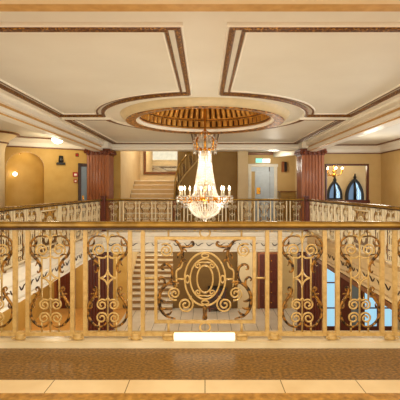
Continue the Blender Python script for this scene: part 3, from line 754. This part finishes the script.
k = MB(); k.lathe([(.05, 0), (.05, -.02), (.02, -.03), (.02, -.11), (0, -.11)], (0, 0, 0), 14); k.build('fitting', M['gold'], t)

# ------------------------------------------------------------------ chandelier
zr = E+(CY-199)*ZC/F
t = thing('chandelier', 'large crystal tent and basket chandelier with lit candles hanging under the gilded dome', 'chandelier', (0, ZC, zr))
top_z = CZ+.635-zr
k = MB(); k.tube([(0, 0, top_z), (0, 0, -.1)], .014, 8); k.lathe([(.0, top_z), (.1, top_z), (.09, top_z-.05), (.02, top_z-.1)], (0, 0, 0), 16); k.ball((0, 0, 1.3), .04, 10); k.ball((0, 0, 1.42), .03, 10); k.build('rod', M['gold'], t)
k = MB(); k.ringlathe([(.125, .99), (.15, .985), (.16, 1.03), (.14, 1.05), (.125, 1.04)], (0, 0, 0), 32)
for i in range(8):
    a = 2*PI*i/8; c, s = math.cos(a), math.sin(a)
    k.tube([(.15*c, .15*s, 1.02), (.22*c, .22*s, 1.08), (.245*c, .245*s, 1.2), (.20*c, .20*s, 1.27)], [.02, .028, .018, .008], 5)
    k.tube([(.20*c, .20*s, 1.25), (.1*c, .1*s, 1.36), (.02*c, .02*s, 1.42)], .006, 4)
k.build('crown', M['gold'], t)
for i in range(16):
    a = 2*PI*(i+.5)/16; c, s = math.cos(a), math.sin(a)
    k = MB()
    for j, (r, z) in enumerate(((.15, 1.30), (.20, 1.26), (.235, 1.20), (.245, 1.14), (.24, 1.08), (.235, 1.03))): k.octa((r*c, r*s, z), .02, .03)
    k.octa((.235*c, .235*s, .965), .018, .045); k.build('crown_drop', M['crystal'], t)
tent = [(.13, .99), (.135, .8), (.155, .6), (.19, .38), (.235, .16), (.29, .03)]
cv = catmull(tent, 6)
def along(cv, step):
    out = []; acc = 0
    for a, b in zip(cv, cv[1:]):
        L = math.hypot(b[0]-a[0], b[1]-a[1]); 
        while acc < L: out.append((a[0]+(b[0]-a[0])*acc/L, a[1]+(b[1]-a[1])*acc/L)); acc += step
        acc -= L
    return out
bt = along(cv, .032)
def strand(pts, a, r, h, nm):
    k = MB(); c, s = math.cos(a), math.sin(a)
    for q, z in pts: k.octa((q*c, q*s, z), r, h)
    return k.build(nm, M['crystal'], t)
s0 = strand(bt, 0, .0135, .018, 'tent_strand')
for i in range(1, 44):
    c = s0.copy(); COL.objects.link(c); c.rotation_euler = (0, 0, 2*PI*i/44)
k = MB(); k.ringlathe([(.285, -.03), (.315, -.03), (.325, 0), (.315, .035), (.285, .035)], (0, 0, 0), 48)
for i in range(24):
    a = 2*PI*i/24; k.ball((.325*math.cos(a), .325*math.sin(a), 0), .018, 6)
k.build('hoop', M['gold'], t)
bk = along(catmull([(.33, -.04), (.345, -.12), (.31, -.23), (.22, -.33), (.10, -.385), (.03, -.40)], 6), .034)
s1 = strand(bk, 0, .0155, .02, 'basket_strand')
for i in range(1, 40):
    c = s1.copy(); COL.objects.link(c); c.rotation_euler = (0, 0, 2*PI*i/40)
k = MB(); k.ball((0, 0, -.43), .04, 10); k.octa((0, 0, -.5), .025, .04); k.build('finial', M['crystal'], t)
NA = 12
arms = []
ak = MB(); ak.tube(catmull([(.31, 0, .0), (.38, 0, -.06), (.46, 0, -.06), (.52, 0, .02)]), .012, 6); ak.lathe([(.02, .0), (.05, .02), (.055, .03), (.0, .03)], (.52, 0, .02), 12)
pk = MB(); pk.lathe([(.0, 0), (.06, .004), (.075, .02), (.072, .024), (0, .012)], (.52, 0, .045), 14)
for j in range(8):
    a = 2*PI*j/8; pk.octa((.52+.068*math.cos(a), .068*math.sin(a), .02), .014, .03); pk.octa((.52+.068*math.cos(a), .068*math.sin(a), -.045), .011, .026)
ck = MB(); ck.lathe([(.0, .0), (.016, 0), (.016, .12), (0, .12)], (.52, 0, .06), 10)
fk = MB(); fk.lathe([(.0, 0), (.013, .015), (.017, .035), (.011, .065), (0, .095)], (.52, 0, .18), 10)
dk = MB()
for r, z in ((.36, -.06), (.40, -.085), (.44, -.09), (.48, -.07)): dk.octa((r, 0, z-.02), .015, .03); dk.octa((r, 0, z-.08), .012, .03)
a0 = ak.build('arm', M['gold'], t); pk.build('drip_pan', M['crystal'], a0); ck.build('candle', M['candle'], a0); fk.build('flame_bulb', M['flame'], a0); dk.build('pendants', M['crystal'], a0)
a0.rotation_euler = (0, 0, .16)
for i in range(1, NA): copy_under(a0, t, None, .16+2*PI*i/NA)
def lamp(name, loc, energy, col=(1, .78, .5), r=.1):
    l = bpy.data.lights.new(name, 'POINT'); l.energy = energy; l.color = col; l.shadow_soft_size = r
    o = bpy.data.objects.new(name, l); COL.objects.link(o); o.location = loc; return o
for z, e in ((.75, 5), (.45, 5), (.15, 6), (-.15, 7)): lamp('chandelier_bulb', (0, ZC, zr+z), e, (1, .9, .74), .06)

# ------------------------------------------------------------------ lower floor
slab('wall_lower_left', (-8, 15.97, LF), (-3.12, 16.1, -.5), M['ochre'])
slab('wall_lower_left_side', (-6.3, 4, LF), (-6.15, 15.97, -.5), M['ochre'])
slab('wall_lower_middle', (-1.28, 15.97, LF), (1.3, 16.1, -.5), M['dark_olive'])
slab('wall_lower_pier', (1.3, 15.85, LF), (2.02, 16.1, -.5), M['cream'])
slab('wall_lower_right', (2.02, 15.97, LF), (6.5, 16.1, -.5), M['tan'])
slab('wall_lower_stair_left', (-3.24, 16.1, LF), (-3.12, 19, -.5), M['cream'])
slab('wall_lower_stair_right', (-1.28, 16.1, LF), (-1.16, 19, -.5), M['cream'])
slab('wall_lower_stair_back', (-3.3, 19, LF), (-1.1, 19.1, -.5), M['dark_olive'])
t = thing('staircase', 'lower flight of white edged stone steps seen through the balustrade left of the medallion', 'staircase', (-2.2, 15.7, LF))
for i in range(10):
    k = MB(); z = .175*(i+1); y2 = .29*i+.29 if i < 9 else 3.25
    k.box((-.915, .29*i, 0), (.915, y2, z-.05), 1); k.box((-.917, .29*i-.035, z-.05), (.917, y2, z), 0, .008)
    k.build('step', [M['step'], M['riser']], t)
def double_door(label, px0, px1, pyt, Y, knobs=True):
    a, b = P(px0, pyt, Y), P(px1, pyt, Y); w = (b.x-a.x)/2; h = a.z-LF
    t = thing('double_door', label, 'door', ((a.x+b.x)/2, Y, LF))
    k = MB(); k.box((-w-.08, -.07, 0), (-w, 0, h+.08)); k.box((w, -.07, 0), (w+.08, 0, h+.08)); k.box((-w, -.07, h), (w, 0, h+.08)); k.build('frame', M['mahogany'], t)
    for s in (-1, 1):
        k = MB(); k.box((min(0, s*w)+.005, -.05, .01), (max(0, s*w)-.005, -.005, h))
        for q in range(4): k.box((min(0, s*w)+.08, -.065, .12+q*h*.24), (max(0, s*w)-.08, -.05, .12+q*h*.24+h*.19), 0, .012)
        lf = k.build('leaf', M['mahogany_dark'], t)
        if knobs:
            for q in range(5):
                k = MB(); k.ball((s*.07, -.08, .25+q*h*.19), .028, 8); k.build('stud', M['gold'], lf)
    return t
double_door('dark panelled double door with brass studs right of the medallion', 259.5, 279, 254, 15.95)
double_door('dark wooden double door on the lower floor far left', 57, 74, 258, 15.95, False)
t = thing('low_cabinet', 'dark maroon low cabinet standing against the olive wall behind the medallion', 'cabinet', (P(217, 0, 15.7).x, 15.7, LF))
k = MB(); k.box((-.34, -.22, .1), (.34, .22, .85), 0, .015); k.build('body', M['mahogany_dark'], t)
k = MB(); k.box((-.36, -.25, .85), (.36, .23, .9), 0, .008); k.build('top', M['black'], t)
for s in (-1, 1):
    k = MB(); k.box((s*.165-.14, -.235, .16), (s*.165+.14, -.22, .8), 0, .006); k.build('door', M['darkwood'], t)
    for v in (-1, 1):
        k = MB(); k.box((s*.29-.03, v*.18-.03, 0), (s*.29+.03, v*.18+.03, .1)); k.build('leg', M['mahogany_dark'], t)
# right: glazed doors to daylight
YG = 13.4
k = MB(); k.box((3.70, YG, -.9), (6.5, YG+.1, -.5)); struct(k, 'wall_lower_glazed', M['mahogany_dark'])
for i, (a, b, wide) in enumerate(((318.5, 339.5, 'first'), (340, 362.5, 'second'), (363, 381, 'third'), (381.5, 403, 'fourth'))):
    pa, pb = P(a, 0, YG), P(b, 0, YG); w = (pb.x-pa.x); h = -.9-LF
    t = thing('glazed_door', '%s from the left of the blue daylit glass doors under the right gallery' % wide, 'door', (pa.x, YG, LF))
    st = (.26, .36, .05, .05)[i]; st2 = (.12, .06, .14, .08)[i]
    k = MB(); k.box((0, -.03, 0), (st, .06, h)); k.box((w-st2, -.03, 0), (w, .06, h)); k.box((st, -.03, 0), (w-st2, .06, .16)); k.box((st, -.03, h-.1), (w-st2, .06, h)); k.build('frame', M['mahogany_dark'], t)
    k = MB(); k.box((st, .01, .16), (w-st2, .03, h-.1)); g = k.build('pane', M['day_low'] if i != 1 else M['doorblue'], t)
    for zz in (.75, 1.6):
        k = MB(); k.box((st, -.02, zz), (w-st2, .05, zz+.04)); k.build('glazing_bar', M['mahogany_dark'], t)
    k = MB(); k.tube([(st-.05, -.05, .9), (st-.05, -.05, 1.3)], .014, 6); k.build('handle', M['gold'], t)
slab('wall_lower_right_side', (6.3, 4, LF), (6.45, YG, -.5), M['tan'])

# ------------------------------------------------------------------ light
w = bpy.data.worlds.new('world'); bpy.context.scene.world = w; w.use_nodes = True
w.node_tree.nodes['Background'].inputs[0].default_value = (1, .98, .9, 1)
w.node_tree.nodes['Background'].inputs[1].default_value = .75
def area(name, loc, rot, size, sy, energy, col):
    l = bpy.data.lights.new(name, 'AREA'); l.shape = 'RECTANGLE'; l.size = size; l.size_y = sy; l.energy = energy; l.color = col
    o = bpy.data.objects.new(name, l); COL.objects.link(o); o.location = loc; o.rotation_euler = rot; return o
WARM, SOFT = (1, .92, .68), (1, .96, .82)
lamp('gallery_lamp', (-4.2, 11.1, 2.3), 14, WARM, .15)
lamp('gallery_lamp', (-4.7, 7.5, 1.9), 26, WARM, .25)
lamp('gallery_lamp', (4.7, 11.2, 1.9), 24, SOFT, .25)
lamp('gallery_lamp', (4.7, 7, 1.9), 26, SOFT, .25)
lamp('stair_lamp', (-1.9, 15.4, 3.7), 48, SOFT, .15)
lamp('alcove_lamp', (2.5, 14.6, 2.2), 20, SOFT, .2)
lamp('beyond_lamp', (4.9, 14.8, 2.2), 13, WARM, .15)
lamp('niche_lamp', (A+dirL*uc-nrmL*.1).to_3d()+Vector((0, 0, 2.2)), 1.0, (1, .85, .6), .04)
for x in (-2, 0.2, 2.4): lamp('lower_lamp', (x, 14.6, -.75), 28, SOFT, .12)
for p_, e_ in (((-4.8, 13.5, -.8), 60), ((-4.8, 9, -.8), 40), ((-2.2, 17.6, -.7), 22), ((4.8, 10, -.8), 36)): lamp('lower_lamp', p_, e_, WARM, .12)
area('daylight_right', (5.9, 7.5, 1.7), (0, PI/2, 0), 1.4, 6, 90, (.72, .86, 1))
area('front_fill', (0, -3.0, 1.6), (PI/2+.15, 0, 0), 8, 2.2, 58, (1, .96, .8))  # unseen fill added behind the camera, lights rail and ceiling from the front
area('ceiling_fill', (-3.2, -1.5, .4), (PI+.2, .75, 0), 2.5, 3, 70, (.80, .90, 1))  # unseen cool fill added behind the camera to light the ceiling
area('ceiling_fill', (3.2, -1.5, .4), (PI+.2, -.75, 0), 2.5, 3, 60, (1, .95, .72))  # warm counterpart, also unseen and added for the ceiling
lamp('well_fill', (0, 4.7, -1.9), 190, (1, .98, .87), .5)  # source added out of view in the well to light the main ceiling
area('floor_fill', (0, 1.6, 2.66), (0, 0, 0), 4, 1.6, 52, (1, .94, .74))  # unseen overhead fill added to brighten the near floor

# ------------------------------------------------------------------ camera
cam = bpy.data.cameras.new('camera'); co = bpy.data.objects.new('camera', cam); COL.objects.link(co)
co.location = (0, 0, E); co.rotation_euler = (PI/2, 0, 0)
cam.sensor_width = 36; cam.lens = 36*F/400
cam.shift_x = -(CX-200)/400; cam.shift_y = (CY-200)/400; cam.clip_start = .05; cam.clip_end = 100
sc = bpy.context.scene; sc.camera = co
vs_ = sc.view_settings; vs_.view_transform = 'Standard'; vs_.look = 'None'; vs_.gamma = 1; vs_.use_curve_mapping = False
vs_.exposure = 0.6
